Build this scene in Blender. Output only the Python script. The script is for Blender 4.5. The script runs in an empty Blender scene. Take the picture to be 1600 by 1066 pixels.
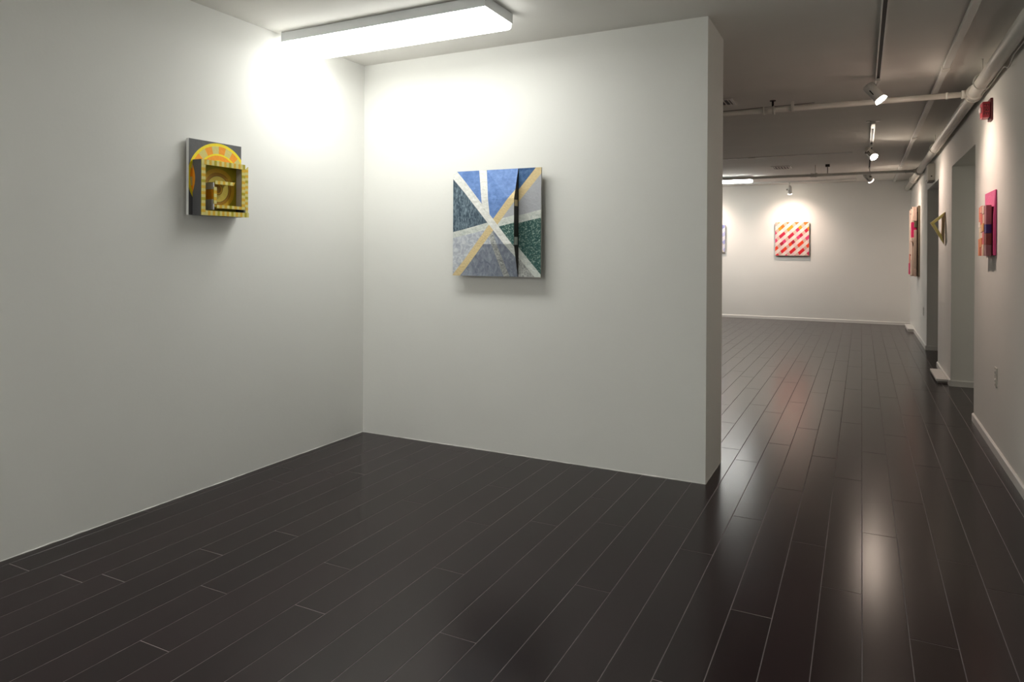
import bpy, bmesh, math, random
from mathutils import Vector, Matrix

random.seed(7)
scene = bpy.context.scene
COL = scene.collection

# ------------------------------------------------------------------ camera
CAM_H, FPX, CY, YAW, PITCH, ROLL = 1.33, 1081.02, 394.76, 0.46782, -0.00212, 0.00522
fw = Vector((-math.sin(YAW) * math.cos(PITCH), math.cos(YAW) * math.cos(PITCH), math.sin(PITCH)))
r0 = Vector((math.cos(YAW), math.sin(YAW), 0)); u0 = r0.cross(fw)
rt = r0 * math.cos(ROLL) + u0 * math.sin(ROLL); up = -r0 * math.sin(ROLL) + u0 * math.cos(ROLL)
cam_d = bpy.data.cameras.new('camera'); cam = bpy.data.objects.new('camera', cam_d); COL.objects.link(cam)
cam_d.sensor_fit = 'HORIZONTAL'; cam_d.sensor_width = 36.0; cam_d.lens = FPX / 1600 * 36.0
cam_d.shift_y = -(533.0 - CY) / 1600.0
cam_d.clip_start = 0.05; cam_d.clip_end = 60
cam.matrix_world = Matrix(((rt.x, up.x, -fw.x, 0), (rt.y, up.y, -fw.y, 0), (rt.z, up.z, -fw.z, CAM_H), (0, 0, 0, 1)))
scene.camera = cam

def proj(P):
    d = Vector(P) - Vector((0, 0, CAM_H)); z = d.dot(fw)
    if z < 0.1: return None
    return 800 + FPX * d.dot(rt) / z, CY - FPX * d.dot(up) / z

# ------------------------------------------------------------------ world, exposure
w = bpy.data.worlds.new('world'); scene.world = w; w.use_nodes = True
w.node_tree.nodes['Background'].inputs[0].default_value = (0, 0, 0, 1)
w.node_tree.nodes['Background'].inputs[1].default_value = 0
vs = scene.view_settings
vs.view_transform = 'Standard'; vs.look = 'None'; vs.gamma = 1.0; vs.exposure = 1.25
vs.use_curve_mapping = False

TUBE = 5.6          # fluorescent diffusers (emission strength)
TUBE_COL = (0.99, 1.0, 0.955)
FAR_TUBE = 12.0
REAR_FILL = 15.5
SPOT_COL = (1.0, 0.755, 0.63)
SPOT_W = 18.5

# ------------------------------------------------------------------ room numbers (metres)
XL, XP, XR, XFL = -3.256, -0.79, 0.803, -4.6
YB, YP2, YF, YREAR = 4.034, 4.525, 14.649, -3.0
H = 2.68
OP = [(6.57, 8.17), (9.48, 11.05)]; OPH = 2.2; ALC = 2.3     # two openings in the right wall
PW, PL, X0 = 0.146, 1.5, -0.8672

# ------------------------------------------------------------------ helpers: materials
MATS = {}
def srgb(r, g, b):
    f = lambda c: (c / 255 / 12.92) if c <= 10 else ((c / 255 + 0.055) / 1.055) ** 2.4
    return (f(r), f(g), f(b))

def mat(name, col, rough=0.6, var=0.0, scale=20.0, bump=0.0, bscale=None, metal=0.0, spec=0.5, stretch=(1, 1, 1)):
    if name in MATS: return MATS[name]
    m = bpy.data.materials.new(name); m.use_nodes = True
    nt = m.node_tree; b = nt.nodes['Principled BSDF']
    b.inputs['Roughness'].default_value = rough; b.inputs['Metallic'].default_value = metal
    b.inputs['Specular IOR Level'].default_value = spec
    b.inputs['Base Color'].default_value = (*col, 1)
    if var or bump:
        tc = nt.nodes.new('ShaderNodeTexCoord'); mp = nt.nodes.new('ShaderNodeMapping')
        mp.inputs['Scale'].default_value = stretch
        nt.links.new(tc.outputs['Object'], mp.inputs['Vector'])
    if var:
        n = nt.nodes.new('ShaderNodeTexNoise'); n.inputs['Scale'].default_value = scale; n.inputs['Detail'].default_value = 5
        nt.links.new(mp.outputs['Vector'], n.inputs['Vector'])
        mx = nt.nodes.new('ShaderNodeMix'); mx.data_type = 'RGBA'
        mx.inputs['A'].default_value = (*[max(0, c * (1 - var)) for c in col], 1)
        mx.inputs['B'].default_value = (*[min(1, c * (1 + var)) for c in col], 1)
        nt.links.new(n.outputs['Fac'], mx.inputs['Factor']); nt.links.new(mx.outputs['Result'], b.inputs['Base Color'])
    if bump:
        n2 = nt.nodes.new('ShaderNodeTexNoise'); n2.inputs['Scale'].default_value = bscale or scale; n2.inputs['Detail'].default_value = 4
        nt.links.new(mp.outputs['Vector'], n2.inputs['Vector'])
        bp = nt.nodes.new('ShaderNodeBump'); bp.inputs['Strength'].default_value = bump; bp.inputs['Distance'].default_value = 0.01
        nt.links.new(n2.outputs['Fac'], bp.inputs['Height']); nt.links.new(bp.outputs['Normal'], b.inputs['Normal'])
    MATS[name] = m
    return m

def emit(name, col, strength):
    if name in MATS: return MATS[name]
    m = bpy.data.materials.new(name); m.use_nodes = True
    b = m.node_tree.nodes['Principled BSDF']
    b.inputs['Base Color'].default_value = (0.8, 0.8, 0.8, 1)
    b.inputs['Emission Color'].default_value = (*col, 1); b.inputs['Emission Strength'].default_value = strength
    MATS[name] = m
    return m

def paint(rgb, var=0.12, scale=60.0, bump=0.25, rough=0.55, stretch=(1, 1, 1)):
    return mat('paint_%d_%d_%d' % rgb, srgb(*rgb), rough, var, scale, bump, scale * 1.5, stretch=stretch)

def fleck(name, dark, light, lo, hi, scale, stretch=(1, 1, 1), bump=.6, detail=6.0):
    m = mat(name, srgb(*dark), 0.55, 0.01, scale, bump, scale, stretch=stretch)
    nt = m.node_tree; n = [x for x in nt.nodes if x.type == 'TEX_NOISE'][0]; n.inputs['Detail'].default_value = detail
    n.inputs['Distortion'].default_value = 1.2
    mx = [x for x in nt.nodes if x.type == 'MIX'][0]
    mx.inputs['A'].default_value = (*srgb(*dark), 1); mx.inputs['B'].default_value = (*srgb(*light), 1)
    mr = nt.nodes.new('ShaderNodeMapRange'); mr.inputs['From Min'].default_value = lo; mr.inputs['From Max'].default_value = hi
    nt.links.new(n.outputs['Fac'], mr.inputs['Value']); nt.links.new(mr.outputs['Result'], mx.inputs['Factor'])
    return m

M_WALL = mat('wall_paint', (0.85, 0.845, 0.81), 0.85, 0.03, 1.6, 0.045, 55.0, spec=0.25)
M_CEIL = mat('ceiling_paint', (0.80, 0.78, 0.74), 0.9, 0.05, 1.2, 0.25, 3.0, spec=0.2, stretch=(0.5, 2.2, 1))
M_TRIM = mat('trim_paint', (0.80, 0.79, 0.76), 0.45, 0.02, 12.0)
M_CAULK = mat('caulk', (0.78, 0.77, 0.73), 0.6, 0.06, 30.0)
M_PIPE = mat('pipe_paint', (0.72, 0.70, 0.65), 0.5, 0.05, 14.0, 0.1, 40.0)
M_FIX = mat('fixture_enamel', (0.80, 0.82, 0.83), 0.35)
M_LAMP = mat('lamp_enamel', (0.70, 0.69, 0.65), 0.4)
M_DARK = mat('dark_slot', (0.015, 0.01, 0.009), 0.6)
M_GREY = mat('grey_metal', (0.25, 0.23, 0.21), 0.5, metal=0.4)
M_PLATE = mat('switch_plate', (0.62, 0.60, 0.55), 0.4)
M_SUB = mat('joint_filler', (0.19, 0.165, 0.165), 0.9, 0.3, 3)
M_TUBE = emit('diffuser_glow', TUBE_COL, TUBE)
M_SIDE_FILL = emit('side_fill_glow', (1.0, 0.96, 0.78), 1.6)
M_REAR_FILL = emit('rear_fill_glow', TUBE_COL, REAR_FILL)
M_TUBE2 = emit('far_diffuser_glow', TUBE_COL, FAR_TUBE)
M_LENS = emit('lamp_lens_glow', (1.0, 0.86, 0.70), 62.0)
M_BULB = emit('lamp_bulb_glow', (1.0, 0.84, 0.72), 2.2)

def wood():
    m = bpy.data.materials.new('dark_plank'); m.use_nodes = True
    nt = m.node_tree; b = nt.nodes['Principled BSDF']
    tc = nt.nodes.new('ShaderNodeTexCoord'); oi = nt.nodes.new('ShaderNodeObjectInfo')
    ad = nt.nodes.new('ShaderNodeVectorMath'); ad.operation = 'ADD'
    mu = nt.nodes.new('ShaderNodeMath'); mu.operation = 'MULTIPLY'; mu.inputs[1].default_value = 37.0
    nt.links.new(oi.outputs['Random'], mu.inputs[0])
    nt.links.new(tc.outputs['Object'], ad.inputs[0]); nt.links.new(mu.outputs[0], ad.inputs[1])
    mp = nt.nodes.new('ShaderNodeMapping'); mp.inputs['Scale'].default_value = (34, 2.2, 20)
    nt.links.new(ad.outputs[0], mp.inputs['Vector'])
    n = nt.nodes.new('ShaderNodeTexNoise'); n.inputs['Scale'].default_value = 1.0; n.inputs['Detail'].default_value = 6
    nt.links.new(mp.outputs['Vector'], n.inputs['Vector'])
    mx = nt.nodes.new('ShaderNodeMix'); mx.data_type = 'RGBA'
    mx.inputs['A'].default_value = (0.0155, 0.0075, 0.0095, 1); mx.inputs['B'].default_value = (0.0235, 0.0135, 0.0150, 1)
    nt.links.new(n.outputs['Fac'], mx.inputs['Factor'])
    hv = nt.nodes.new('ShaderNodeHueSaturation')
    mr = nt.nodes.new('ShaderNodeMapRange'); mr.inputs['To Min'].default_value = 0.85; mr.inputs['To Max'].default_value = 1.15
    nt.links.new(oi.outputs['Random'], mr.inputs['Value']); nt.links.new(mr.outputs['Result'], hv.inputs['Value'])
    nt.links.new(mx.outputs['Result'], hv.inputs['Color']); nt.links.new(hv.outputs['Color'], b.inputs['Base Color'])
    n2 = nt.nodes.new('ShaderNodeTexNoise'); n2.inputs['Scale'].default_value = 9.0; n2.inputs['Detail'].default_value = 3
    nt.links.new(ad.outputs[0], n2.inputs['Vector'])
    rr = nt.nodes.new('ShaderNodeMapRange'); rr.inputs['To Min'].default_value = 0.205; rr.inputs['To Max'].default_value = 0.22
    nt.links.new(n2.outputs['Fac'], rr.inputs['Value']); nt.links.new(rr.outputs['Result'], b.inputs['Roughness']); b.inputs['Specular IOR Level'].default_value = 0.28
    bp = nt.nodes.new('ShaderNodeBump'); bp.inputs['Strength'].default_value = 0.008; bp.inputs['Distance'].default_value = 0.002
    nt.links.new(n.outputs['Fac'], bp.inputs['Height']); nt.links.new(bp.outputs['Normal'], b.inputs['Normal'])
    return m
M_WOOD = wood()

# ------------------------------------------------------------------ helpers: geometry
def link(name, bm, mats, parent=None, smooth=False):
    me = bpy.data.meshes.new(name)
    bmesh.ops.recalc_face_normals(bm, faces=bm.faces[:])
    bm.to_mesh(me); bm.free()
    for m in (mats if isinstance(mats, (list, tuple)) else [mats]): me.materials.append(m)
    if smooth:
        for p in me.polygons: p.use_smooth = True
    o = bpy.data.objects.new(name, me); COL.objects.link(o)
    if parent is not None: o.parent = parent
    return o

def bm_box(bm, lo, hi, bevel=0.0, mi=0):
    vs_ = [bm.verts.new((x, y, z)) for x in (lo[0], hi[0]) for y in (lo[1], hi[1]) for z in (lo[2], hi[2])]
    fs = []
    for q in ((0, 1, 3, 2), (4, 6, 7, 5), (0, 4, 5, 1), (2, 3, 7, 6), (0, 2, 6, 4), (1, 5, 7, 3)):
        f = bm.faces.new([vs_[i] for i in q]); f.material_index = mi; fs.append(f)
    if bevel:
        es = list({e for f in fs for e in f.edges})
        bmesh.ops.bevel(bm, geom=es, offset=bevel, segments=2, affect='EDGES', profile=0.6)
    return fs

def box(name, lo, hi, m, parent=None, bevel=0.0):
    bm = bmesh.new(); bm_box(bm, lo, hi, bevel)
    return link(name, bm, m, parent)

def bm_cyl(bm, p0, p1, r0, r1=None, seg=24, caps=True, mi=0):
    p0, p1 = Vector(p0), Vector(p1); r1 = r0 if r1 is None else r1
    d = (p1 - p0).normalized(); a = d.orthogonal().normalized(); b = d.cross(a)
    c0 = [bm.verts.new(p0 + (a * math.cos(t) + b * math.sin(t)) * r0) for t in [2 * math.pi * i / seg for i in range(seg)]]
    c1 = [bm.verts.new(p1 + (a * math.cos(t) + b * math.sin(t)) * r1) for t in [2 * math.pi * i / seg for i in range(seg)]]
    for i in range(seg):
        f = bm.faces.new((c0[i], c0[(i + 1) % seg], c1[(i + 1) % seg], c1[i])); f.smooth = True; f.material_index = mi
    if caps:
        for c in (c0, c1): bm.faces.new(c).material_index = mi

def cyl(name, p0, p1, r, m, parent=None, r1=None, seg=24, caps=True):
    bm = bmesh.new(); bm_cyl(bm, p0, p1, r, r1, seg, caps)
    return link(name, bm, m, parent)

def tube(name, pts, r, m, parent=None, seg=8):
    bm = bmesh.new(); pts = [Vector(p) for p in pts]; rings = []
    for i, p in enumerate(pts):
        d = (pts[min(i + 1, len(pts) - 1)] - pts[max(i - 1, 0)]).normalized()
        a = d.cross(Vector((0.31, 0.17, 0.94))).normalized(); b = d.cross(a)
        rings.append([bm.verts.new(p + (a * math.cos(t) + b * math.sin(t)) * r) for t in [2 * math.pi * k / seg for k in range(seg)]])
    for A, B in zip(rings, rings[1:]):
        for k in range(seg): bm.faces.new((A[k], A[(k + 1) % seg], B[(k + 1) % seg], B[k])).smooth = True
    bm.faces.new(rings[0]); bm.faces.new(rings[-1])
    return link(name, bm, m, parent)

def tag(o, label=None, cat=None, group=None, kind=None):
    if label: o['label'] = label
    if cat: o['category'] = cat
    if group: o['group'] = group
    if kind: o['kind'] = kind
    return o

FR = {'plain': ((1, 0, 0), (0, 1, 0), (0, 0, 1)), 'left': ((0, 1, 0), (0, 0, 1), (1, 0, 0)),
      'back': ((1, 0, 0), (0, 0, 1), (0, -1, 0)), 'right': ((0, -1, 0), (0, 0, 1), (-1, 0, 0))}
def thing(name, loc, frame, label, cat, group=None):
    """Empty at a thing's base; its frame is u (right), v (up), n (out of the wall)."""
    o = bpy.data.objects.new(name, None); COL.objects.link(o); o.empty_display_size = 0.05
    u, v, n = FR[frame]
    o.matrix_world = Matrix(((u[0], v[0], n[0], loc[0]), (u[1], v[1], n[1], loc[1]), (u[2], v[2], n[2], loc[2]), (0, 0, 0, 1)))
    return tag(o, label, cat, group)

def struct(name, bm, m): return tag(link(name, bm, m), kind='structure')

def cut_lines(bm, lines):
    for (ax, ay), (bx_, by) in lines:
        d = Vector((bx_ - ax, by - ay, 0)); n = Vector((-d.y, d.x, 0)).normalized()
        bmesh.ops.bisect_plane(bm, geom=bm.verts[:] + bm.edges[:] + bm.faces[:], plane_co=(ax, ay, 0), plane_no=n, dist=1e-6)

def clip_poly(bm, poly):
    """keep what lies inside a convex counter-clockwise polygon"""
    for a, b in zip(poly, poly[1:] + poly[:1]):
        d = Vector((b[0] - a[0], b[1] - a[1], 0)); n = Vector((d.y, -d.x, 0)).normalized()
        bmesh.ops.bisect_plane(bm, geom=bm.verts[:] + bm.edges[:] + bm.faces[:], plane_co=(a[0], a[1], 0), plane_no=n, clear_outer=True, dist=1e-6)

def side_of(p, a, b): return (b[0] - a[0]) * (p[1] - a[1]) - (b[1] - a[1]) * (p[0] - a[0])

def painted(name, poly, lines, colfn, parent, depth=lambda x, y: 0.0, back=-0.03, side=None):
    """a panel: front face cut along painted lines, each piece coloured by colfn(x, y), edges extruded back"""
    bm = bmesh.new()
    bm.faces.new([bm.verts.new((x, y, 0)) for x, y in poly])
    cut_lines(bm, lines)
    mats, idx = [], {}
    def mi(m):
        if m.name not in idx: idx[m.name] = len(mats); mats.append(m)
        return idx[m.name]
    for f in bm.faces:
        c = f.calc_center_median(); f.material_index = mi(colfn(c.x, c.y))
    return finish_panel(name, bm, mats, mi(side), parent, depth, back)

def finish_panel(name, bm, mats, side_i, parent, depth, back):
    be = [e for e in bm.edges if e.is_boundary]
    r = bmesh.ops.extrude_edge_only(bm, edges=be)
    nv = {v for v in r['geom'] if isinstance(v, bmesh.types.BMVert)}
    for f in [f for f in r['geom'] if isinstance(f, bmesh.types.BMFace)]: f.material_index = side_i
    for v in bm.verts:
        v.co.z = back if v in nv else depth(v.co.x, v.co.y)
    for f in bm.faces:
        if all(v not in nv for v in f.verts): pass
        elif any(v in nv for v in f.verts): f.material_index = side_i
    return link(name, bm, mats, parent)

def rings(name, centre, radii, colfn, clip, parent, seg=72, z=0.0, back=-0.015, side=None):
    """a flat panel painted with concentric rings; colfn(i, k) gives the paint of ring i, sector k"""
    bm = bmesh.new(); mats, idx = [], {}
    def mi(m):
        if m.name not in idx: idx[m.name] = len(mats); mats.append(m)
        return idx[m.name]
    cv = bm.verts.new((centre[0], centre[1], 0)); prev = None
    for i, r in enumerate(radii):
        cur = [bm.verts.new((centre[0] + r * math.cos(2 * math.pi * k / seg), centre[1] + r * math.sin(2 * math.pi * k / seg), 0)) for k in range(seg)]
        for k in range(seg):
            k2 = (k + 1) % seg
            f = bm.faces.new((cv, cur[k], cur[k2]) if prev is None else (prev[k], cur[k], cur[k2], prev[k2]))
            f.material_index = mi(colfn(i, k))
        prev = cur
    clip_poly(bm, clip)
    return finish_panel(name, bm, mats, mi(side), parent, lambda x, y: z, back)

# ================================================================== STRUCTURE
# ---- floor: filler slab and single planks
bm = bmesh.new(); bm_box(bm, (XFL - .1, YREAR - .1, -0.06), (ALC + .1, YF + .1, -0.0009))
floor = tag(link('floor', bm, M_SUB), kind='structure')

PHASE = {-17: 2.3, -16: 1.65, -15: 2.94, -14: 1.69, -13: 1.77, -12: 2.12, -11: 2.42, -10: 1.89, -9: 1.53, -8: 2.27, -7: 1.95, -6: 2.94, -5: 2.45,
         -4: 3.09, -3: 2.04, -2: 3.23, -1: 2.58, 0: 3.35, 1: 3.11, 2: 2.12, 3: 2.67, 4: 3.43, 5: 3.02, 6: 3.69, 7: 2.75, 8: 3.52, 9: 3.30}
GAP = 0.0017; EGAP = 0.0020
PM = {}
def plank_verts(wd, ln):
    b, t = 0.0007, 0.008
    top = [(b, b), (wd - b, b), (wd - b, ln - b), (b, ln - b)]; mid = [(0, 0), (wd, 0), (wd, ln), (0, ln)]
    v = [(x, y, 0) for x, y in top] + [(x, y, -b) for x, y in mid] + [(x, y, -t) for x, y in mid]
    f = [(0, 1, 2, 3)] + [(a + 4, (a + 1) % 4 + 4, (a + 1) % 4, a) for a in range(4)] + [(a + 8, (a + 1) % 4 + 8, (a + 1) % 4 + 4, a + 4) for a in range(4)]
    return v, f
def plank_mesh(wd, ln):
    key = (round(wd, 3), round(ln, 3))
    if key not in PM:
        v, f = plank_verts(*key); me = bpy.data.meshes.new('plank'); me.from_pydata(v, [], f); me.materials.append(M_WOOD); me.materials.append(M_SUB); PM[key] = me
        for i in range(1, 5): me.polygons[i].material_index = 0
    return PM[key]
def floor_there(x, y):
    if y < YB: return XL - .01 < x < XR + .005
    if y < YP2: return XP - .01 < x < XR + .005
    if x < XR + .005: return x > XFL
    return x < ALC and any(a < y < b for a, b in OP)
def seen(x, y):
    if not floor_there(x, y): return False
    q = proj((x, y, 0))
    if q is None or not (-30 < q[0] < 1630 and q[1] < 1110): return False
    if y > YB:                                   # hidden behind the partition block?
        for yy in (YB, (YB + YP2) / 2, YP2):
            if yy < y and XL < x * yy / y < XP - 0.02: return False
    if x > XR:                                   # hidden behind the right wall?
        ty = y * XR / x
        if not any(a < ty < b for a, b in OP): return False
    return True
rest_v, rest_f = [], []
n_plank = 0
for k in range(-26, 22):
    xa, xb = X0 + k * PW, X0 + (k + 1) * PW
    for z0, z1 in (((YREAR, YF),) if xa < XR else OP):
        lim0 = max(xa, XL) if False else xa
        ph = PHASE.get(k, (k * 0.618 * 1.5) % 1.5)
        y = z0 - ((z0 - ph) % PL)
        while y < z1:
            a, b = max(y, z0), min(y + PL, z1); y += PL
            if b - a < 0.03: continue
            # trim the strip along the left wall and where no floor is
            x1, x2 = xa, xb
            samples = [(x1 + (x2 - x1) * i / 4, a + (b - a) * j / 12) for i in range(5) for j in range(13)]
            if not any(floor_there(*s) for s in samples): continue
            wd, ln = x2 - x1 - 2 * GAP, b - a - 2 * EGAP
            if any(seen(*s) for s in samples):
                o = bpy.data.objects.new('plank', plank_mesh(wd, ln)); COL.objects.link(o); o.parent = floor
                o.location = (x1 + GAP, a + EGAP, random.uniform(-0.0002, 0.0002)); n_plank += 1
            else:
                v, f = plank_verts(wd, ln); base = len(rest_v)
                rest_v += [(p[0] + x1 + GAP, p[1] + a + EGAP, p[2]) for p in v]; rest_f += [tuple(i + base for i in q) for q in f]
print('planks', n_plank, 'rest', len(rest_f) // 9)
me = bpy.data.meshes.new('plank_field'); me.from_pydata(rest_v, [], rest_f); me.materials.append(M_WOOD)
o = bpy.data.objects.new('plank_field', me); COL.objects.link(o); o.parent = floor; tag(o, kind='stuff')

# ---- ceiling and walls
bm = bmesh.new(); bm_box(bm, (XFL - .1, YREAR - .1, H), (ALC + .1, YF + .1, H + .12)); struct('ceiling', bm, M_CEIL)
bm = bmesh.new(); bm_box(bm, (XL - .15, YREAR, 0), (XL, YB, H)); struct('wall_left', bm, M_WALL)
bm = bmesh.new(); bm_box(bm, (XFL, YB, 0), (XP, YP2, H)); struct('wall_back', bm, M_WALL)
bm = bmesh.new(); bm_box(bm, (XFL - .1, YF, 0), (XR + .2, YF + .12, H)); struct('wall_far', bm, M_WALL)
bm = bmesh.new(); bm_box(bm, (XFL - .1, YP2, 0), (XFL, YF, H)); struct('wall_far_left', bm, M_WALL)
bm = bmesh.new(); bm_box(bm, (XL - .15, YREAR - .12, 0), (XR + .2, YREAR, H)); struct('wall_rear', bm, M_WALL)
bm = bmesh.new()
T = 0.16
prev = YREAR
for a, b in OP:
    bm_box(bm, (XR, prev, 0), (XR + T, a, H)); bm_box(bm, (XR, a, OPH), (XR + T, b, H)); prev = b
bm_box(bm, (XR, prev, 0), (XR + T, YF, H)); struct('wall_right', bm, M_WALL)
# alcoves behind the openings: side walls, back wall, low ceiling
for i, (a, b) in enumerate(OP):
    bm = bmesh.new()
    bm_box(bm, (XR + T, b, 0), (ALC, b + .08, OPH)); bm_box(bm, (XR + T, a - .08, 0), (ALC, a, OPH))
    bm_box(bm, (ALC, a - .08, 0), (ALC + .08, b + .08, OPH)); bm_box(bm, (XR + T, a - .08, OPH), (ALC + .08, b + .08, OPH + .06))
    struct('wall_alcove_%d' % (i + 1), bm, M_WALL)

def base_prism(bm, p, q, n, hgt=0.062, th=0.013):
    """baseboard with a chamfered top running p->q, growing along n"""
    p, q, n = Vector(p), Vector(q), Vector(n)
    prof = [(0, 0), (th, 0), (th, hgt - .008), (th * .45, hgt), (0, hgt)]
    A = [bm.verts.new(p + n * a + Vector((0, 0, z))) for a, z in prof]; B = [bm.verts.new(q + n * a + Vector((0, 0, z))) for a, z in prof]
    for i in range(5): bm.faces.new((A[i], A[(i + 1) % 5], B[(i + 1) % 5], B[i]))
    bm.faces.new(A); bm.faces.new(B)
bm = bmesh.new()
for a, b in ((YREAR, OP[0][0]), (OP[0][1], OP[1][0]), (OP[1][1], YF)): base_prism(bm, (XR, a, 0), (XR, b, 0), (-1, 0, 0))
struct('baseboard_right', bm, M_TRIM)
bm = bmesh.new(); base_prism(bm, (XFL, YF, 0), (XR, YF, 0), (0, -1, 0), 0.055); struct('baseboard_far', bm, M_TRIM)
bm = bmesh.new()
for a, b in OP:
    base_prism(bm, (XR - .0, b, 0), (ALC, b, 0), (0, -1, 0), 0.062)
struct('baseboard_alcove', bm, M_TRIM)
# uneven caulk bead where the left and back walls meet the planks
def bead(name, p, q, n):
    bm = bmesh.new(); p, q, n = Vector(p), Vector(q), Vector(n); N = 90; rows = []
    for i in range(N + 1):
        c = p.lerp(q, i / N); a = 0.0015 + 0.003 * random.random() ** 2; hh = 0.002 + 0.006 * random.random() ** 2
        rows.append([bm.verts.new(c), bm.verts.new(c + n * a), bm.verts.new(c + n * a * .6 + Vector((0, 0, hh * .6))), bm.verts.new(c + Vector((0, 0, hh)))])
    for A, B in zip(rows, rows[1:]):
        for j in range(3): bm.faces.new((A[j], A[j + 1], B[j + 1], B[j]))
    struct(name, bm, M_CAULK)
bead('trim_1', (XL, 0.6, 0), (XL, YB, 0), (1, 0, 0))
bead('trim_2', (XL, YB, 0), (XP, YB, 0), (0, -1, 0))
bead('trim_3', (XP, YB, 0), (XP, YP2, 0), (1, 0, 0))

# ================================================================== CEILING FIXTURES
def fluorescent(x0, x1, y0, y1, label, glow, zc=H):
    t = thing('ceiling_light', (x0, y0, zc), 'plain', label, 'ceiling light', 'boxed fluorescent ceiling lights')
    L, W = x1 - x0, y1 - y0
    # sheet-metal tray: top and four sides
    bm = bmesh.new()
    bm_box(bm, (0, 0, -.060), (L, .004, -.003)); bm_box(bm, (0, W - .004, -.060), (L, W, -.003))
    bm_box(bm, (0, .004, -.060), (.004, W - .004, -.003)); bm_box(bm, (L - .004, .004, -.060), (L, W - .004, -.003))
    bm_box(bm, (.004, .004, -.012), (L - .004, W - .004, -.003))
    link('housing', bm, M_FIX, t)
    # shallow acrylic pan with rounded lower edges
    bm = bmesh.new(); prof = [(-.052, .006), (-.082, .006), (-.094, .012), (-.100, .024)]
    ringsv = []
    for z, ins in prof:
        ringsv.append([bm.verts.new(p) for p in ((ins, ins, z), (L - ins, ins, z), (L - ins, W - ins, z), (ins, W - ins, z))])
    for A, B in zip(ringsv, ringsv[1:]):
        for k in range(4): bm.faces.new((A[k], A[(k + 1) % 4], B[(k + 1) % 4], B[k]))
    bm.faces.new(ringsv[-1]); bm.faces.new(ringsv[0])
    link('diffuser', bm, glow, t)
    return t
fluorescent(-3.222, -1.775, 3.185, 3.506, 'white boxed fluorescent light glowing on the ceiling over the corner', M_TUBE)
fluorescent(-3.19, -1.745, 12.72, 13.04, 'small distant glowing fluorescent light at the edge of the partition', M_TUBE2)

fluorescent(-3.0, -1.55, -1.35, -1.03, 'unseen boxed fluorescent light added on the ceiling behind the viewpoint as fill', M_REAR_FILL)  # added out of view to lift the left wall and near hall
fluorescent(1.55, 2.15, 7.2, 7.5, 'small fluorescent fill light added inside the nearer side opening, out of sight round its edge', M_SIDE_FILL, OPH)  # added out of view to brighten the alcove's side wall

# ---- big pipe by the right wall
PX, PZ, PR = 0.742, 2.521, 0.0425
CR1, CR2 = 6.15, 11.6
def ring_part(name, c, axis, r, ln, m, parent):
    a = Vector(axis) * ln / 2; c = Vector(c)
    return cyl(name, c - a, c + a, r, m, parent)
t = thing('sprinkler_main_pipe', (PX, 0, PZ), 'plain', 'thick white pipe running along the top of the right wall', 'pipe')
cyl('pipe_run', (0, YREAR, 0), (0, YF, 0), PR, M_PIPE, t, seg=32)
for y in (CR1, CR2):
    ring_part('coupling', (0, y, 0), (0, 1, 0), PR + .010, .085, M_PIPE, t)
    for s in (-1, 1): ring_part('coupling_lip', (0, y + s * .05, 0), (0, 1, 0), PR + .015, .014, M_PIPE, t)
    for s in (-1, 1):
        bm = bmesh.new(); bm_cyl(bm, (-.02, y + s * .05, PR + .004), (.02, y + s * .05, PR + .022), .008, seg=8); link('coupling_bolt', bm, M_PIPE, t)
for y in (5.75, 9.2, 12.9):
    tube('hanger_loop', [(math.cos(a) * (PR + .012) * (1 if a < math.pi else 1), y, math.sin(a) * (PR + .012)) for a in [math.pi * 2 * i / 20 for i in range(21)]], .005, M_PIPE, t)
    cyl('hanger_rod', (0, y, PR), (0, y, H - PZ), .005, M_PIPE, t, seg=10)
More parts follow.
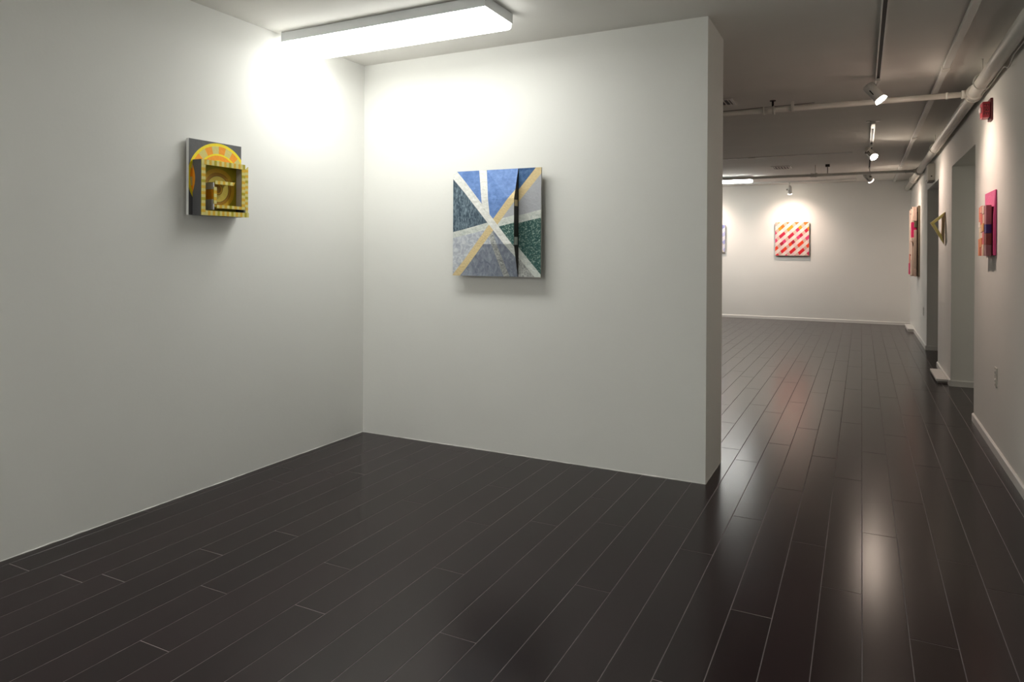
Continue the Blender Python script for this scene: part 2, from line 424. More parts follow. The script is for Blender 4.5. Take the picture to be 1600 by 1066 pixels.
for y, ln, lab in ((CR1, 1, 'slim white branch pipe crossing the ceiling nearest the camera'), (CR2, 2, 'slim white branch pipe crossing the ceiling in front of the distant light')):
    b = thing('sprinkler_branch_pipe', (PX, y, PZ), 'plain', lab, 'pipe', 'branch pipes off the main pipe')
    r = 0.0215
    cyl('pipe_run', (XFL - PX, 0, 0), (-PR + .005, 0, 0), r, M_PIPE, b)
    ring_part('tee_collar', (-PR - .022, 0, 0), (1, 0, 0), r + .009, .03, M_PIPE, b)
    ring_part('tee_collar', (-PR - .13, 0, 0), (1, 0, 0), r + .004, .016, M_PIPE, b)
    hx = -0.70 if ln == 1 else -0.66
    ring_part('coupling', (hx - PX, 0, 0), (1, 0, 0), r + .010, .075, M_PIPE, b)
    ring_part('coupling_lip', (hx - PX - .04, 0, 0), (1, 0, 0), r + .014, .012, M_PIPE, b)
    ring_part('coupling_lip', (hx - PX + .04, 0, 0), (1, 0, 0), r + .014, .012, M_PIPE, b)
    if ln == 1:
        s = cyl('sprinkler_head', (hx - PX + .03, 0, r), (hx - PX + .03, 0, .075), .0085, M_DARK, b, seg=12)
        cyl('deflector', (hx - PX + .03, 0, .075), (hx - PX + .03, 0, .080), .024, M_DARK, s, seg=16)
        box('clamp', (-.515 - PX - .012, -.028, -.028), (-.515 - PX + .012, .028, .055), M_PIPE, b, .003)
        tube('wire', [(x, -.012 + .004 * math.sin(x * 9), r + .004 + .004 * math.sin(x * 5 + 1)) for x in [(-1.0 + .05 * i) - PX - .6 for i in range(26)]], .004, M_GREY, b)
    else:
        tube('hanger_loop', [(hx - PX + .02, math.cos(a) * .034, math.sin(a) * .034) for a in [math.pi * 2 * i / 16 for i in range(17)]], .006, M_PIPE, b)
        cyl('hanger_rod', (hx - PX + .02, 0, .03), (hx - PX + .02, 0, H - PZ), .005, M_PIPE, b, seg=8)
        d = cyl('drop_rod', (-.47 - PX, 0, r), (-.47 - PX, 0, .13), .006, M_GREY, b, seg=8)
        box('rod_bracket', (-.50 - PX, -.03, .122), (-.44 - PX, .03, H - PZ), M_DARK, b, .003)

# loose cable along the main pipe
pts = []
for i in range(50):
    y = 3.6 + i * .05; sag = 0.045 * math.exp(-((y - 5.02) / .10) ** 2)
    pts.append((0.742 + .036 + .002 * math.sin(y * 7), y, 2.521 - .033 - sag - .006 * abs(math.sin(y * 3.1))))
tag(tube('cable', pts, .0042, M_PIPE), 'thin white cable sagging under the thick wall pipe', 'cable')

# ---- raceways on the ceiling
def raceway(p, q, wd, ht, label, straps):
    p, q = Vector(p), Vector(q); d = (q - p); L = d.length; along_y = abs(d.y) > abs(d.x)
    t = thing('conduit', tuple(p), 'plain', label, 'conduit')
    bm = bmesh.new()
    if along_y: bm_box(bm, (-wd / 2, 0, -ht), (wd / 2, L, 0), .004)
    else: bm_box(bm, (0, -wd / 2, -ht), (L, wd / 2, 0), .004)
    link('channel', bm, M_TRIM, t)
    for s in straps:
        bm = bmesh.new()
        if along_y: bm_box(bm, (-wd / 2 - .004, s - .05, -ht - .004), (wd / 2 + .004, s + .05, 0), .003)
        else: bm_box(bm, (s - .05, -wd / 2 - .004, -ht - .004), (s + .05, wd / 2 + .004, 0), .003)
        link('joint_cover', bm, M_PIPE, t)
raceway((0.533, YREAR, H), (0.533, YF, H), .042, .030, 'long white conduit on the ceiling running parallel to the thick pipe', (8.85, 12.2, 15.1))
raceway((XFL, 10.33, H), (-0.115, 10.33, H), .050, .012, 'short white conduit on the ceiling between the two branch pipes', (3.2,))

# ---- ceiling vents
def vent(x0, y0, x1, y1, n, label):
    t = thing('ceiling_vent', (x0, y0, H), 'plain', label, 'vent', 'louvred ceiling vents')
    L, W, f = x1 - x0, y1 - y0, .022
    bm = bmesh.new()
    for lo, hi in (((0, 0), (L, f)), ((0, W - f), (L, W)), ((0, f), (f, W - f)), ((L - f, f), (L, W - f))):
        bm_box(bm, (lo[0], lo[1], -.012), (hi[0], hi[1], -.0005))
    link('frame', bm, M_PIPE, t)
    box('backing', (f, f, -.004), (L - f, W - f, -.001), M_DARK, t)
    for i in range(n):
        x = f + (L - 2 * f) * (i + .5) / n
        bm = bmesh.new(); bm_box(bm, (x - .003, f, -.013), (x + .003, W - f, -.004)); link('slat', bm, M_PIPE, t)
vent(-1.34, 6.26, -1.02, 6.54, 7, 'louvred ceiling vent beside the partition end')
vent(-1.28, 11.52, -.985, 11.9, 6, 'louvred ceiling vent above the distant branch pipe')

# ---- tracks and lamp heads
def track(p, L, along, label, canopy=False):
    t = thing('light_track', p, 'plain', label, 'track', 'ceiling light tracks')
    w2, h = .0175, .030; sl = .0105
    def bb(a0, a1, c0, c1, z0, z1): return ((c0, a0, z0), (c1, a1, z1)) if along == 'y' else ((a0, c0, z0), (a1, c1, z1))
    bm = bmesh.new()
    for q in (bb(0, L, -w2, -sl, -h, 0), bb(0, L, sl, w2, -h, 0), bb(0, L, -sl, sl, -.010, 0)): bm_box(bm, *q)
    link('rail', bm, M_LAMP, t)
    box('slot', *bb(.03, L - .03, -sl + .0002, sl - .0002, -.0270, -.0102), M_DARK, t)
    box('end_cap', *bb(-.012, .03, -w2 - .001, w2 + .001, -h - .001, 0), M_LAMP, t, .002)
    box('end_cap', *bb(L - .03, L + .012, -w2 - .001, w2 + .001, -h - .001, 0), M_LAMP, t, .002)
    if canopy:
        box('canopy', *bb(-.01, .02, -.066, .066, -.006, -.0005), M_GREY, t)
        box('feed_cover', *bb(.02, .28, -w2 - .003, w2 + .003, -h - .003, 0), M_LAMP, t, .002)
    return t
track((.105, YREAR + .6, H), 6.05 - YREAR - .6, 'y', 'light track leading away overhead to the nearest spotlight')
track((.10, 7.98, H), 4.2, 'y', 'light track with a cross plate carrying two spotlights', True)
track((-3.6, 14.02, H), 3.5, 'x', 'light track across the ceiling near the end wall')

def lamp(anchor, centre, aim, label, watts, size=100, cross=0.042):
    """track spotlight: adapter, stem, yoke, cylindrical head pointing at aim, glass bulb"""
    ax, ay, az = anchor
    t = thing('track_spotlight', anchor, 'plain', label, 'spotlight', 'white track spotlights')
    c = Vector(centre) - Vector(anchor); d = (Vector(aim) - Vector(centre)).normalized()
    ad = Vector((.016, .045, .0))
    box('adapter', (-.013, -.045, -.052), (.013, .045, -.0315), M_LAMP, t, .003)
    bar = Vector((0, 0, 1)).cross(d)
    bar = bar.normalized() if bar.length > 1e-3 else Vector((1, 0, 0))
    back = c - d * .085; front = c + d * .055
    # side arm (knuckle) on the head
    topz = Vector((0, 0, -.05))
    side = bar if bar.dot(topz - c) >= 0 else -bar
    kn = c - d * .02 + side * (cross + .012)
    tube('stem', [topz, topz * .5 + kn * .5 + Vector((0, 0, .008)), kn + Vector((0, 0, .012)), kn], .0075, M_LAMP, t)
    cyl('knuckle', kn + side * .012, kn - side * .014, .013, M_GREY, t, seg=14)
    # head: stepped can, open in front
    bm = bmesh.new(); prof = [(back, .004), (back, cross * .92), (back + d * .006, cross), (front - d * .004, cross), (front, cross + .001), (front, cross - .004), (front - d * .03, cross - .005)]
    a = d.orthogonal().normalized(); b = d.cross(a); seg = 28; prev = None
    for p, r in prof:
        cur = [bm.verts.new(p + (a * math.cos(x) + b * math.sin(x)) * r) for x in [2 * math.pi * i / seg for i in range(seg)]]
        if prev:
            for i in range(seg): bm.faces.new((prev[i], prev[(i + 1) % seg], cur[(i + 1) % seg], cur[i])).smooth = True
        else: bm.faces.new(cur)
        prev = cur
    h = link('head', bm, M_LAMP, t)
    # dark cooling slot on the head
    for s in (-1, 1):
        o_ = a * math.cos(s * .8 + .4) + b * math.sin(s * .8 + .4)
        bm = bmesh.new(); bm_cyl(bm, back + d * .05 + o_ * (cross - .0015), back + d * .095 + o_ * (cross - .0015), .004, seg=8); link('cooling_slot', bm, M_DARK, h)
    # glass bulb: flared reflector rim that glows, bright lens
    cyl('bulb', front - d * .026, front + d * .016, cross - .010, M_BULB, t, r1=cross + .004, caps=False)
    bm = bmesh.new(); bm_cyl(bm, front + d * .0155, front + d * .0175, cross + .0035, cross - .004); link('lens', bm, M_LENS, t)
    ld = bpy.data.lights.new('lamp_beam', 'SPOT'); ld.energy = watts; ld.color = SPOT_COL; ld.spot_size = math.radians(size); ld.spot_blend = 1.0; ld.shadow_soft_size = .03
    lo = bpy.data.objects.new('lamp_beam', ld); COL.objects.link(lo); lo.parent = t
    lo.location = front + d * .03; lo.rotation_euler = (-d).to_track_quat('Z', 'Y').to_euler()
    return t
lamp((.105, 5.95, H), (.085, 5.93, 2.54), (.79, 5.78, 1.60), 'nearest white track spotlight, aimed at the pink relief', SPOT_W)
lamp((.10, 9.50, H), (.095, 9.55, 2.545), (.79, 8.78, 1.62), 'white track spotlight aimed at the yellow triangle', SPOT_W)
lamp((.10, 12.02, H), (.088, 12.02, 2.49), (.79, 12.85, 1.65), 'white track spotlight turned away towards the tall pale relief', SPOT_W)
lamp((-1.215, 14.02, H), (-1.215, 14.02, 2.50), (-1.22, 14.62, 1.55), 'white track spotlight hanging above the striped red painting', SPOT_W * 1.15, 120, .036)
lamp((-2.85, 14.02, H), (-2.85, 14.02, 2.50), (-2.85, 14.62, 1.55), 'white track spotlight above the pale blue painting, behind the partition', SPOT_W * 1.15, 120, .036)

# ================================================================== RIGHT WALL FITTINGS
def rx(y, z): return (XR, y, z)
# fire alarm
t = thing('fire_alarm', rx(5.80, 2.33), 'right', 'small red fire alarm high on the right wall under the pipe', 'fire alarm')
M_RED = mat('alarm_red', srgb(164, 44, 58), 0.4); M_RED2 = mat('alarm_dark_red', srgb(96, 14, 22), 0.45)
M_CLEAR = mat('strobe_clear', (0.75, 0.66, 0.66), 0.15)
box('back_plate', (-.06, -.075, 0), (.06, .075, .016), M_RED2, t, .004)
box('housing', (-.052, -.058, .016), (.052, .052, .062), M_RED, t, .006)
box('strobe_lens', (-.03, -.02, .062), (.03, .018, .072), M_CLEAR, t, .004)
cu = bpy.data.curves.new('fire_text', 'FONT'); cu.body = 'FIRE'; cu.size = .044; cu.align_x = 'CENTER'; cu.align_y = 'CENTER'; cu.extrude = .0006
to = bpy.data.objects.new('fire_text', cu); COL.objects.link(to); bpy.context.view_layer.update()
me = bpy.data.meshes.new_from_object(to.evaluated_get(bpy.context.evaluated_depsgraph_get())); bpy.data.objects.remove(to)
me.materials.append(mat('alarm_lettering', srgb(48, 8, 14), 0.6))
for loc, rot in (((.0526, -.002, .040), (1,)),):
    lt = bpy.data.objects.new('lettering', me); COL.objects.link(lt); lt.parent = t
    # face +u (towards the camera side); text reads downwards
    X = Vector((0, -1, 0)); Z = Vector((1, 0, 0)); Y = Z.cross(X)
    lt.matrix_local = Matrix(((X.x, Y.x, Z.x, loc[0]), (X.y, Y.y, Z.y, loc[1]), (X.z, Y.z, Z.z, loc[2]), (0, 0, 0, 1)))
# emergency light box
t = thing('emergency_light', rx(10.08, 2.215), 'right', 'white emergency light box above the farther opening', 'emergency light')
box('housing', (-.12, .02, .0), (.12, .225, .072), M_PLATE, t, .006)
box('cover', (-.115, .03, .072), (.115, .215, .080), M_PIPE, t, .003)
box('lamp_tray', (-.10, .0, .008), (.10, .022, .070), M_GREY, t, .003)
box('test_button', (.1195, .06, .03), (.1225, .075, .045), M_DARK, t)
# outlets
def outlet(y, z, label):
    t = thing('wall_outlet', rx(y, z), 'right', label, 'outlet', 'wall outlets')
    box('plate', (-.038, -.062, 0), (.038, .062, .006), M_PLATE, t, .002)
    for s in (-1, 1):
        r_ = box('socket', (-.017, s * .028 - .016, .006), (.017, s * .028 + .016, .009), M_TRIM, t, .003)
        for k in (-1, 1): box('slot', (k * .007 - .0015, s * .028 - .006, .0088), (k * .007 + .0015, s * .028 + .006, .0094), M_DARK, r_)
outlet(5.545, .512, 'outlet plate low on the right wall nearest the camera')
outlet(11.56, .495, 'small distant outlet plate low on the right wall beyond the openings')
# low white blocks at the foot of the wall
t = thing('floor_plinth', (XR - .013, 8.30, 0), 'plain', 'low white block at the foot of the pier between the openings', 'plinth')
box('top_board', (-.10, 0, .020), (.0, .72, .042), M_TRIM, t, .003); box('base', (-.085, .012, 0), (.0, .71, .020), M_GREY, t)
t = thing('floor_plinth', (XR - .013, 13.45, 0), 'plain', 'low white block on the floor in the far right corner', 'plinth')
box('top_board', (-.09, 0, .030), (.0, .85, .055), M_TRIM, t, .003); box('base', (-.08, .012, 0), (.0, .84, .030), M_TRIM, t)

# ================================================================== ARTWORKS
# ---- blue and grey painting on the back wall (a folded, two-leaf panel)
t = thing('painting', (-2.452, YB, 1.165), 'back', 'square painting of blue, grey and green wedges crossed by pale bands', 'painting')
W_, H_ = 0.648, 0.695
WHITE = fleck('white_impasto', (226, 226, 220), (244, 244, 240), .3, .7, 40); WHITE2 = fleck('greyed_white', (196, 204, 198), (226, 228, 222), .3, .7, 45)
YEL = paint((222, 200, 150), .08, 50, .4); BLUE = fleck('sky_blue', (92, 128, 190), (116, 152, 212), .35, .7, 22); BLUE2 = fleck('deep_blue', (44, 86, 138), (84, 124, 168), .35, .75, 30)
SLATE = fleck('slate_strokes', (58, 78, 94), (134, 154, 166), .42, .72, 42, (1.6, .7, 1)); GRY = paint((178, 180, 186), .05, 40, .3); GREEN = fleck('green_flecks', (34, 84, 80), (176, 200, 186), .50, .74, 85)
BG = fleck('grey_blue_strokes', (120, 128, 146), (168, 176, 188), .35, .72, 26, (1.4, .8, 1)); LG = fleck('pale_grey_strokes', (170, 176, 190), (214, 218, 222), .35, .65, 28); LG2 = fleck('light_grey_grain', (146, 148, 146), (204, 206, 202), .40, .66, 60)
OUT = paint((92, 96, 108), .2, 60, .4); CANV = paint((150, 146, 138), .08, 60, .3); EDGE_SHADE = paint((54, 50, 46), .1, 60, .3)  # last tone paints the shadow at the split into the leaf edge
DU = ((.029, .697), (.65, .014)); DL = ((-.014, .662), (.606, .0))
VL = ((.200, .695), (.237, .441)); VR = ((.257, .695), (.299, .378))
V2L = ((.287, .275), (.384, .004)); V2R = ((.335, .258), (.426, .009))
YU = ((.611, .696), (.007, .015)); YL = ((.646, .654), (.052, -.005))
HU = ((.002, .291), (.642, .427)); HL = ((.006, .252), (.643, .376))
def up_of(p, ln): return side_of(p, *sorted(ln)) > 0          # above the line
def blue_col(x, y):
    p = (x, y)
    if not up_of(p, DU) and up_of(p, DL): return WHITE if y > .2 else WHITE2
    if up_of(p, YL) and not up_of(p, YU): return YEL
    ul, dl = up_of(p, DU), up_of(p, YU)
    right_v = lambda ln: side_of(p, *ln) > 0                   # right of a line running down
    if ul and dl:                                              # top wedge
        if right_v(VL) and not right_v(VR): return WHITE
        return BLUE2 if x > .47 else BLUE
    if ul and not dl:                                          # right wedge
        if not up_of(p, HU) and up_of(p, HL): return WHITE2
        return GRY if up_of(p, HU) else GREEN
    if not ul and dl:                                          # left wedge
        if not up_of(p, HU) and up_of(p, HL): return WHITE2
        return SLATE if up_of(p, HU) else LG
    if right_v(V2L) and not right_v(V2R): return LG2           # bottom wedge
    if right_v(V2R): return LG2 if x > .5 else BG
    return BG if y < .215 else LG
ALL = [DU, DL, VL, VR, V2L, V2R, YU, YL, HU, HL]
DEP = .062
def bump(x, y):
    """depth of the left leaf: it swells towards the split"""
    a = max(0.0, min(1.0, (x - .09) / (.485 - .09)))
    if y > .50: b = max(0, (.695 - y) / .195)
    elif y < .21: b = max(0, y / .21)
    else: b = 1.0
    return DEP + .058 * a * b
SPX = .487
painted('left_leaf', [(0, 0), (SPX, 0), (SPX, H_), (0, H_)], ALL + [((.09, 0), (.09, 1)), ((0, .21), (1, .21)), ((0, .5), (1, .5))], blue_col, t, bump, DEP - .014, EDGE_SHADE)
painted('right_leaf', [(SPX + .003, 0), (W_, 0), (W_, H_), (SPX + .003, H_)], ALL, blue_col, t, lambda x, y: DEP - .002 + .02 * max(0, (SPX + .06 - x) / .06) * 0, DEP - .014, CANV)
box('stretcher', (.05, .03, .0005), (W_ - .07, H_ - .03, DEP - .014), CANV, t)
for va, vb, m_ in ((.452, .492, YEL), (.205, .255, WHITE2)): box('edge_patch', (SPX + .0001, va, .070), (SPX + .0018, vb, .112), m_, t)

# ---- yellow box relief on the left wall
t = thing('box_relief', (XL, 2.528, 1.516), 'left', 'yellow and grey box relief with painted rings on the left wall', 'relief')
Y0, Z0 = 2.528, 1.516
A = lambda y, z: (y - Y0, z - Z0)
GREYP = paint((92, 92, 94), .06, 30, .2); YL1 = paint((248, 226, 20), .05, 40, .2); OR1 = paint((246, 160, 30), .08, 40, .2); PALE = paint((218, 206, 126), .10, 40, .2)
GOLD = paint((222, 178, 40), .08, 40, .2); BROWN = paint((176, 128, 20), .12, 40, .2); OLIVE = paint((182, 166, 26), .10, 40, .2); WHT = paint((206, 202, 204), .04, 30, .15)
DKL = paint((88, 66, 14), .1, 40, .2); PALE2 = paint((214, 192, 84), .1, 40, .2); EDGE = paint((232, 232, 230), .03, 30, .1)
bc = A(2.722, 1.722)
def board_col(i, k):
    return [PALE, GOLD, OR1, YL1, OR1, YL1, (OR1 if (k // 3) % 2 else PALE), YL1, GREYP][i]
rings('board', bc, [.03, .075, .098, .108, .134, .144, .186, .202, .6], board_col, [A(2.528, 1.516), A(2.879, 1.516), A(2.879, 1.928), A(2.528, 1.928)], t, z=.035, back=.016, side=EDGE)
box('cleat', (.05, .05, 0), (.30, .36, .016), EDGE, t)
N0, N1 = .0355, .105
# side panel facing the camera, with half an orange lens painted on it
def side_panel(name, yy, z_lo, z_hi, m, th=.006): return box(name, (yy - Y0, z_lo - Z0, N0), (yy - Y0 + th, z_hi - Z0, N1 - .004), m, t)
bl, br, bb, bt = 2.552, 2.846, 1.515, 1.815
side_panel('side_panel', bl, bb, bt, GREYP)
bm = bmesh.new()                                                # painted lens on that side panel
N = 16; zt, zb, sag = 1.79 - Z0, 1.637 - Z0, .02
arc = [(zb + (zt - zb) * i / N, sag * math.sin(math.pi * i / N)) for i in range(N + 1)]
for (za, sa), (zc, sc) in zip(arc, arc[1:]):
    q = [(za, 0), (zc, 0), (zc, sc), (za, sa)]
    vv = [bm.verts.new((bl - Y0 - .0008, z_, N0 + s_)) for z_, s_ in q if True]
    bm.faces.new(vv)
bmesh.ops.remove_doubles(bm, verts=bm.verts[:], dist=1e-6)
r = bmesh.ops.extrude_face_region(bm, geom=bm.faces[:])
for v in [v for v in r['geom'] if isinstance(v, bmesh.types.BMVert)]: v.co.x += .0007
link('painted_lens', bm, OR1, t)
side_panel('side_panel', br - .006, bb + .062, bt - .006, WHT); side_panel('side_panel', br - .006, bb + .0065, bb + .0615, GREYP, .012)  # lower grey piece is added to darken the shadow slot there
box('top_panel', (bl - Y0 + .006, bt - Z0 - .006, N0), (br - Y0 - .006, bt - Z0, N1 - .004), OLIVE, t)
box('bottom_panel', (bl - Y0 + .006, bb - Z0, N0), (br - Y0, bb - Z0 + .006, N1 - .004), GREYP, t)
def back_col(i, k): return [BROWN, GOLD, BROWN, PALE2, DKL, BROWN, GOLD, OLIVE, OLIVE][i]
rings('inner_panel', A(2.712, 1.668), [.022, .03, .034, .072, .0745, .092, .115, .125, .5], back_col, [A(bl + .007, bb + .007), A(br - .007, bb + .007), A(br - .007, bt - .007), A(bl + .007, bt - .007)], t, z=.040, back=.0358, side=OLIVE)
# checked rim strips
def strip(name, y0, z0, y1, z1, n0, n1, cell=.0155, pal=(PALE, GOLD, OLIVE, OR1), point=None):
    poly = [A(y0, z0), A(y1, z0), A(y1, z1), A(y0, z1)]
    if point: poly = [A(*q) for q in point]
    horiz = (y1 - y0) > (z1 - z0); L = (y1 - y0) if horiz else (z1 - z0); n = max(2, int(L / cell)); u0, v0 = A(y0, z0)
    ln = [((u0 + L * i / n, -1), (u0 + L * i / n, 1)) if horiz else ((-1, v0 + L * i / n), (1, v0 + L * i / n)) for i in range(1, n)]
    ym, zm = A((y0 + y1) / 2, (z0 + z1) / 2)
    def cf(x, y):
        i = int(((x - u0) if horiz else (y - v0)) / L * n + 1e-6); j = 1 if ((y > zm) if horiz else (x > ym)) else 0
        return (PALE, GOLD, PALE, GOLD, PALE, OLIVE)[i % 6]
    return painted(name, poly, ln, cf, t, lambda x, y: n1, n0, OLIVE)
strip('rim_strip', bl, bt - .028, br, bt, N1 - .004, N1)
strip('rim_strip', bl, bb, bl + .026, bt - .0285, N1 - .004, N1)
strip('rim_strip', bl + .0265, bb, 2.873, bb + .026, N1 - .004, N1)
strip('rim_strip', br - .024, bb + .042, br, bt - .0285, N1 - .004, N1)
strip('rim_strip', br + .003, bb + .0265, 2.873, 1.805, N1 - .010, N1 - .006, point=[(br + .003, bb + .0265), (2.873, bb + .0265), (2.873, 1.806), (br + .003, 1.786)])
strip('rim_strip', 2.652, bb + .042, br - .0245, bb + .060, N1 - .004, N1)
# inner partition with an orange band, its checked edge and the little shelf
box('partition_panel', (2.632 - Y0, 1.548 - Z0, .0405), (2.638 - Y0, 1.605 - Z0, N1 - .004), WHT, t)
box('partition_panel', (2.632 - Y0, 1.605 - Z0, .0405), (2.638 - Y0, 1.660 - Z0, N1 - .004), OR1, t)
box('partition_panel', (2.632 - Y0, 1.660 - Z0, .0405), (2.638 - Y0, 1.697 - Z0, N1 - .004), WHT, t)
strip('edge_strip', 2.632, 1.58, 2.651, 1.672, N1 - .004, N1)
strip('edge_strip', 2.640, 1.688, 2.775, 1.707, N1 - .004, N1, point=[(2.640, 1.688), (2.764, 1.688), (2.775, 1.707), (2.640, 1.707)])
box('shelf', (2.640 - Y0, 1.694 - Z0, .0405), (2.762 - Y0, 1.700 - Z0, N1 - .004), OLIVE, t)
box('lower_shelf', (2.640 - Y0, bb + .046 - Z0, .0405), (br - .007 - Y0, bb + .052 - Z0, N1 - .004), OLIVE, t)

# ---- striped painting on the far wall
def striped(name, x0, z0, W, Hh, label, palette, pale, gap):
    t = thing(name, (x0, YF, z0), 'back', label, 'painting')
    per = W / 3.75; ln = []
    a = math.radians(43); ca, sa = math.cos(a), math.sin(a)
    def st(x, y): return (-x * sa + y * ca) / (per * .72), (x * ca + y * sa) / (per * .40)
    for i in range(-24, 60):
        for off in (0, .52):
            s = (i * .5 if off == 0 else None)
            if s is None: continue
            o_ = s * per * .72; ln.append(((-o_ * sa, o_ * ca), (-o_ * sa + ca, o_ * ca + sa)))
    for j in range(-6, 30):
        o_ = j * per * .40; ln.append(((o_ * ca, o_ * sa), (o_ * ca - sa * .6, o_ * sa + ca * .9)))
    ln = [l for l in ln if True]
    def cf(x, y):
        s, q = st(x, y); si = math.floor(s * 2 + 1e-4); band = si % 2; qi = math.floor((x * .9 * 1 + y * .6) / (ca * .9 + sa * .6) / (per * .40))
        row = si // 2
        if band == 0: return pale[(qi + row) % len(pale)]
        if (qi + row * 2) % 3 == 2: return gap
        return palette(y / Hh, qi // 3 + row)
    painted('canvas', [(0, 0), (W, 0), (W, Hh), (0, Hh)], ln, cf, t, lambda x, y: .05, .02, paint((190, 176, 168), .05))
    box('stretcher', (.03, .03, 0), (W - .03, Hh - .03, .02), CANV, t)
    return t
def pal_red(v, i):
    if v > .78: return paint((236, 150, 24), .1) if i % 2 else paint((238, 112, 20), .1)
    if v > .42: return (paint((206, 26, 92), .1), paint((222, 60, 112), .1), paint((196, 16, 60), .1))[i % 3]
    return (paint((236, 66, 22), .1), paint((176, 14, 44), .1), paint((214, 20, 78), .1), paint((224, 22, 36), .1))[i % 4]
PP = [paint((238, 214, 204), .05), paint((240, 224, 214), .05), paint((234, 202, 200), .05)]
striped('striped_painting', -1.53, 1.27, .618, .657, 'square painting of red, pink and orange diagonal stripes on the end wall', pal_red, PP, paint((214, 176, 160), .1))
def pal_blue(v, i): return (paint((150, 156, 206), .1), paint((176, 182, 222), .1), paint((128, 140, 196), .1))[i % 3]
striped('pale_painting', -3.14, 1.33, .645, .56, 'pale blue and white painting half hidden by the partition edge', pal_blue, [paint((226, 226, 236), .05), paint((216, 218, 232), .05)], paint((206, 200, 190), .1))

# ---- yellow triangle frame on the pier
t = thing('triangle_frame', rx(8.75, 1.60), 'right', 'yellow triangular wooden frame jutting out from the pier', 'relief')
M_TY = paint((252, 236, 148), .06, 30, .2); M_TY2 = paint((232, 196, 60), .06, 30, .2)
TV = [(.176, .004), (.058, .138), (-.172, .012)]              # (v, n) outer corners: wall top, apex, wall bottom
def inset(poly, d):
    out = []
    for i in range(3):
        a, b, c = Vector(poly[i - 1]), Vector(poly[i]), Vector(poly[(i + 1) % 3])
        e1, e2 = (a - b).normalized(), (c - b).normalized(); bis = (e1 + e2).normalized(); s = math.sqrt((1 - e1.dot(e2)) / 2)
        out.append(tuple(b + bis * (d / s)))
    return out
TI = inset(TV, .027)
for i, (j, nm) in enumerate(((1, 'upper_bar'), (2, 'lower_bar'), (0, 'wall_bar'))):
    bm = bmesh.new(); q = [TV[i], TV[j], TI[j], TI[i]]
    a = [bm.verts.new((.03, v, n)) for v, n in q]; b = [bm.verts.new((-.03, v, n)) for v, n in q]
    bm.faces.new(a); bm.faces.new(b)
    for k in range(4): bm.faces.new((a[k], a[(k + 1) % 4], b[(k + 1) % 4], b[k]))
    link(nm, bm, M_TY if nm != 'wall_bar' else paint((186, 160, 120), .06, 30, .2), t)

# ---- pink relief with coloured blocks
t = thing('pink_relief', rx(5.56, 1.318), 'right', 'bright pink panel with a column of coloured blocks on the right wall', 'relief')
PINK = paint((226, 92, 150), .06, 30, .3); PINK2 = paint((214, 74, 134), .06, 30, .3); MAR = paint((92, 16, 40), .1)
BH = .44
# u runs towards the camera; near edge u = 0, far edge u = -0.44
bm = bmesh.new()
sec = [(-.44, .014), (-.10, .014), (-.0, .014)]
vv = []
for v_, near_n in ((0, .020), (BH * .60, .020), (BH, .010)):
    vv.append([bm.verts.new((-.44, v_, .009)), bm.verts.new((-.03, v_, .009)), bm.verts.new((-.010, v_, near_n)), bm.verts.new((0, v_, near_n - .003)), bm.verts.new((0, v_, .003)), bm.verts.new((-.44, v_, .003))])
for P_, Q_ in zip(vv, vv[1:]):
    for k in range(6):
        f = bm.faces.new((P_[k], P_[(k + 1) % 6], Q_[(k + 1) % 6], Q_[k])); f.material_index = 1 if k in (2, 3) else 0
bm.faces.new(vv[0]); bm.faces.new(vv[-1])
link('pink_panel', bm, [PINK, PINK2], t)
box('spacer', (-.34, .01, .009), (-.06, .33, .0235), MAR, t)
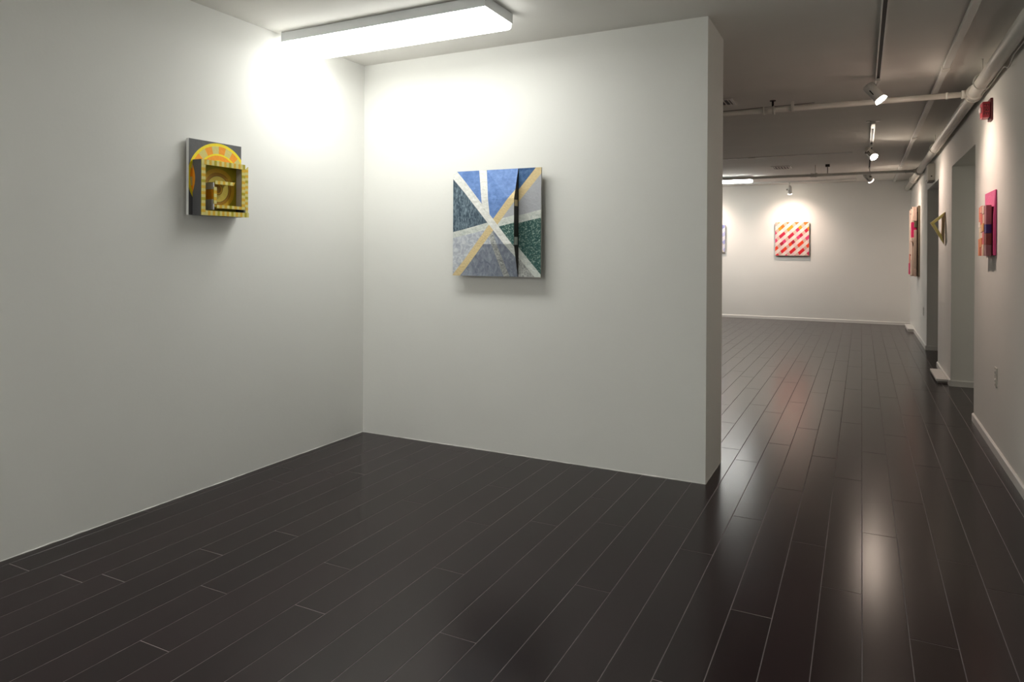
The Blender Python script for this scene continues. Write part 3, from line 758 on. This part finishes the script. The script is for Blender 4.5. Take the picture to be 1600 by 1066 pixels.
# block columns: near column faces the camera side, two more behind it
cols = [(-.045, -.125, [(0, .075, (158, 108, 112)), (.075, .155, (134, 62, 56)), (.155, .215, (52, 14, 104)), (.215, .345, (172, 100, 112))]),
        (-.125, -.205, [(0, .08, (238, 206, 176)), (.08, .17, (232, 112, 116)), (.17, .225, (244, 170, 92)), (.225, .29, (238, 190, 168)), (.29, .345, (240, 206, 188))]),
        (-.205, -.285, [(0, .06, (232, 122, 104)), (.06, .125, (240, 150, 84)), (.125, .165, (246, 226, 206)), (.165, .22, (238, 196, 150)), (.22, .30, (232, 96, 84)), (.30, .35, (240, 160, 140))]),
        (-.285, -.36, [(0, .12, (238, 140, 84)), (.12, .20, (238, 216, 190)), (.20, .24, (246, 232, 220)), (.24, .345, (232, 128, 92))])]
for ci, (ua, ub, blocks) in enumerate(cols):
    for bi, (v0, v1, c) in enumerate(blocks):
        pr = .055 + [0, .003, .001, .004][(ci + bi) % 4] * (0 if ci == 0 else 1)
        box('block', (ub + .0008, v0 + .0006 - .005, .0238), (ua - .0008, v1 - .0006 - .005, pr), paint(c, .08, 30, .2), t, .0015)

# ---- tall pale relief beyond the openings
t = thing('tall_relief', rx(12.30, .97), 'right', 'tall pale pink and cream assembled relief farthest along the right wall', 'relief')
CRM = paint((228, 206, 190), .06, 20, .2); CRM2 = paint((214, 186, 172), .06, 20, .2); CRM3 = paint((196, 176, 160), .06, 20, .2); HOT = paint((220, 40, 110), .08); OLV = paint((96, 92, 70), .08); SAL = paint((226, 140, 120), .08)
box('back_board', (-.75, .0, .002), (.0, 1.09, .030), paint((120, 108, 88), .1), t, .003)
box('standoff', (-.6, .1, .030), (-.1, 1.0, .045), MAR, t)
for i, (ua, ub, lo, hi, n1, m) in enumerate(((-.02, -.10, .12, .72, .080, CRM3), (-.02, -.10, .86, 1.07, .088, CRM2), (-.02, -.10, .76, .855, .078, OLV), (-.02, -.10, .0, .115, .076, CRM2),
        (-.105, -.25, .02, .60, .104, CRM), (-.105, -.25, .60, .84, .112, HOT), (-.105, -.25, .845, 1.08, .104, CRM),
        (-.255, -.42, .0, .25, .112, CRM2), (-.255, -.42, .255, 1.06, .108, CRM), (-.425, -.62, .02, .20, .122, HOT), (-.425, -.62, .205, .34, .116, SAL), (-.425, -.62, .345, 1.05, .116, CRM), (-.625, -.73, .10, 1.0, .110, SAL))):
    box('slab', (ub, lo, .0455), (ua, hi, n1), m, t, .002)
box('peg', (-.075, .56, .080), (-.02, .60, .118), CRM, t, .003); box('peg', (-.11, .53, .104), (-.06, .555, .125), CRM, t, .003)
for u_, v_ in ((-.14, 1.06), (-.33, .33), (-.33, .98)): cyl('peg_hole', (u_, v_, .100), (u_, v_, .1135), .012, M_DARK, t, seg=12)
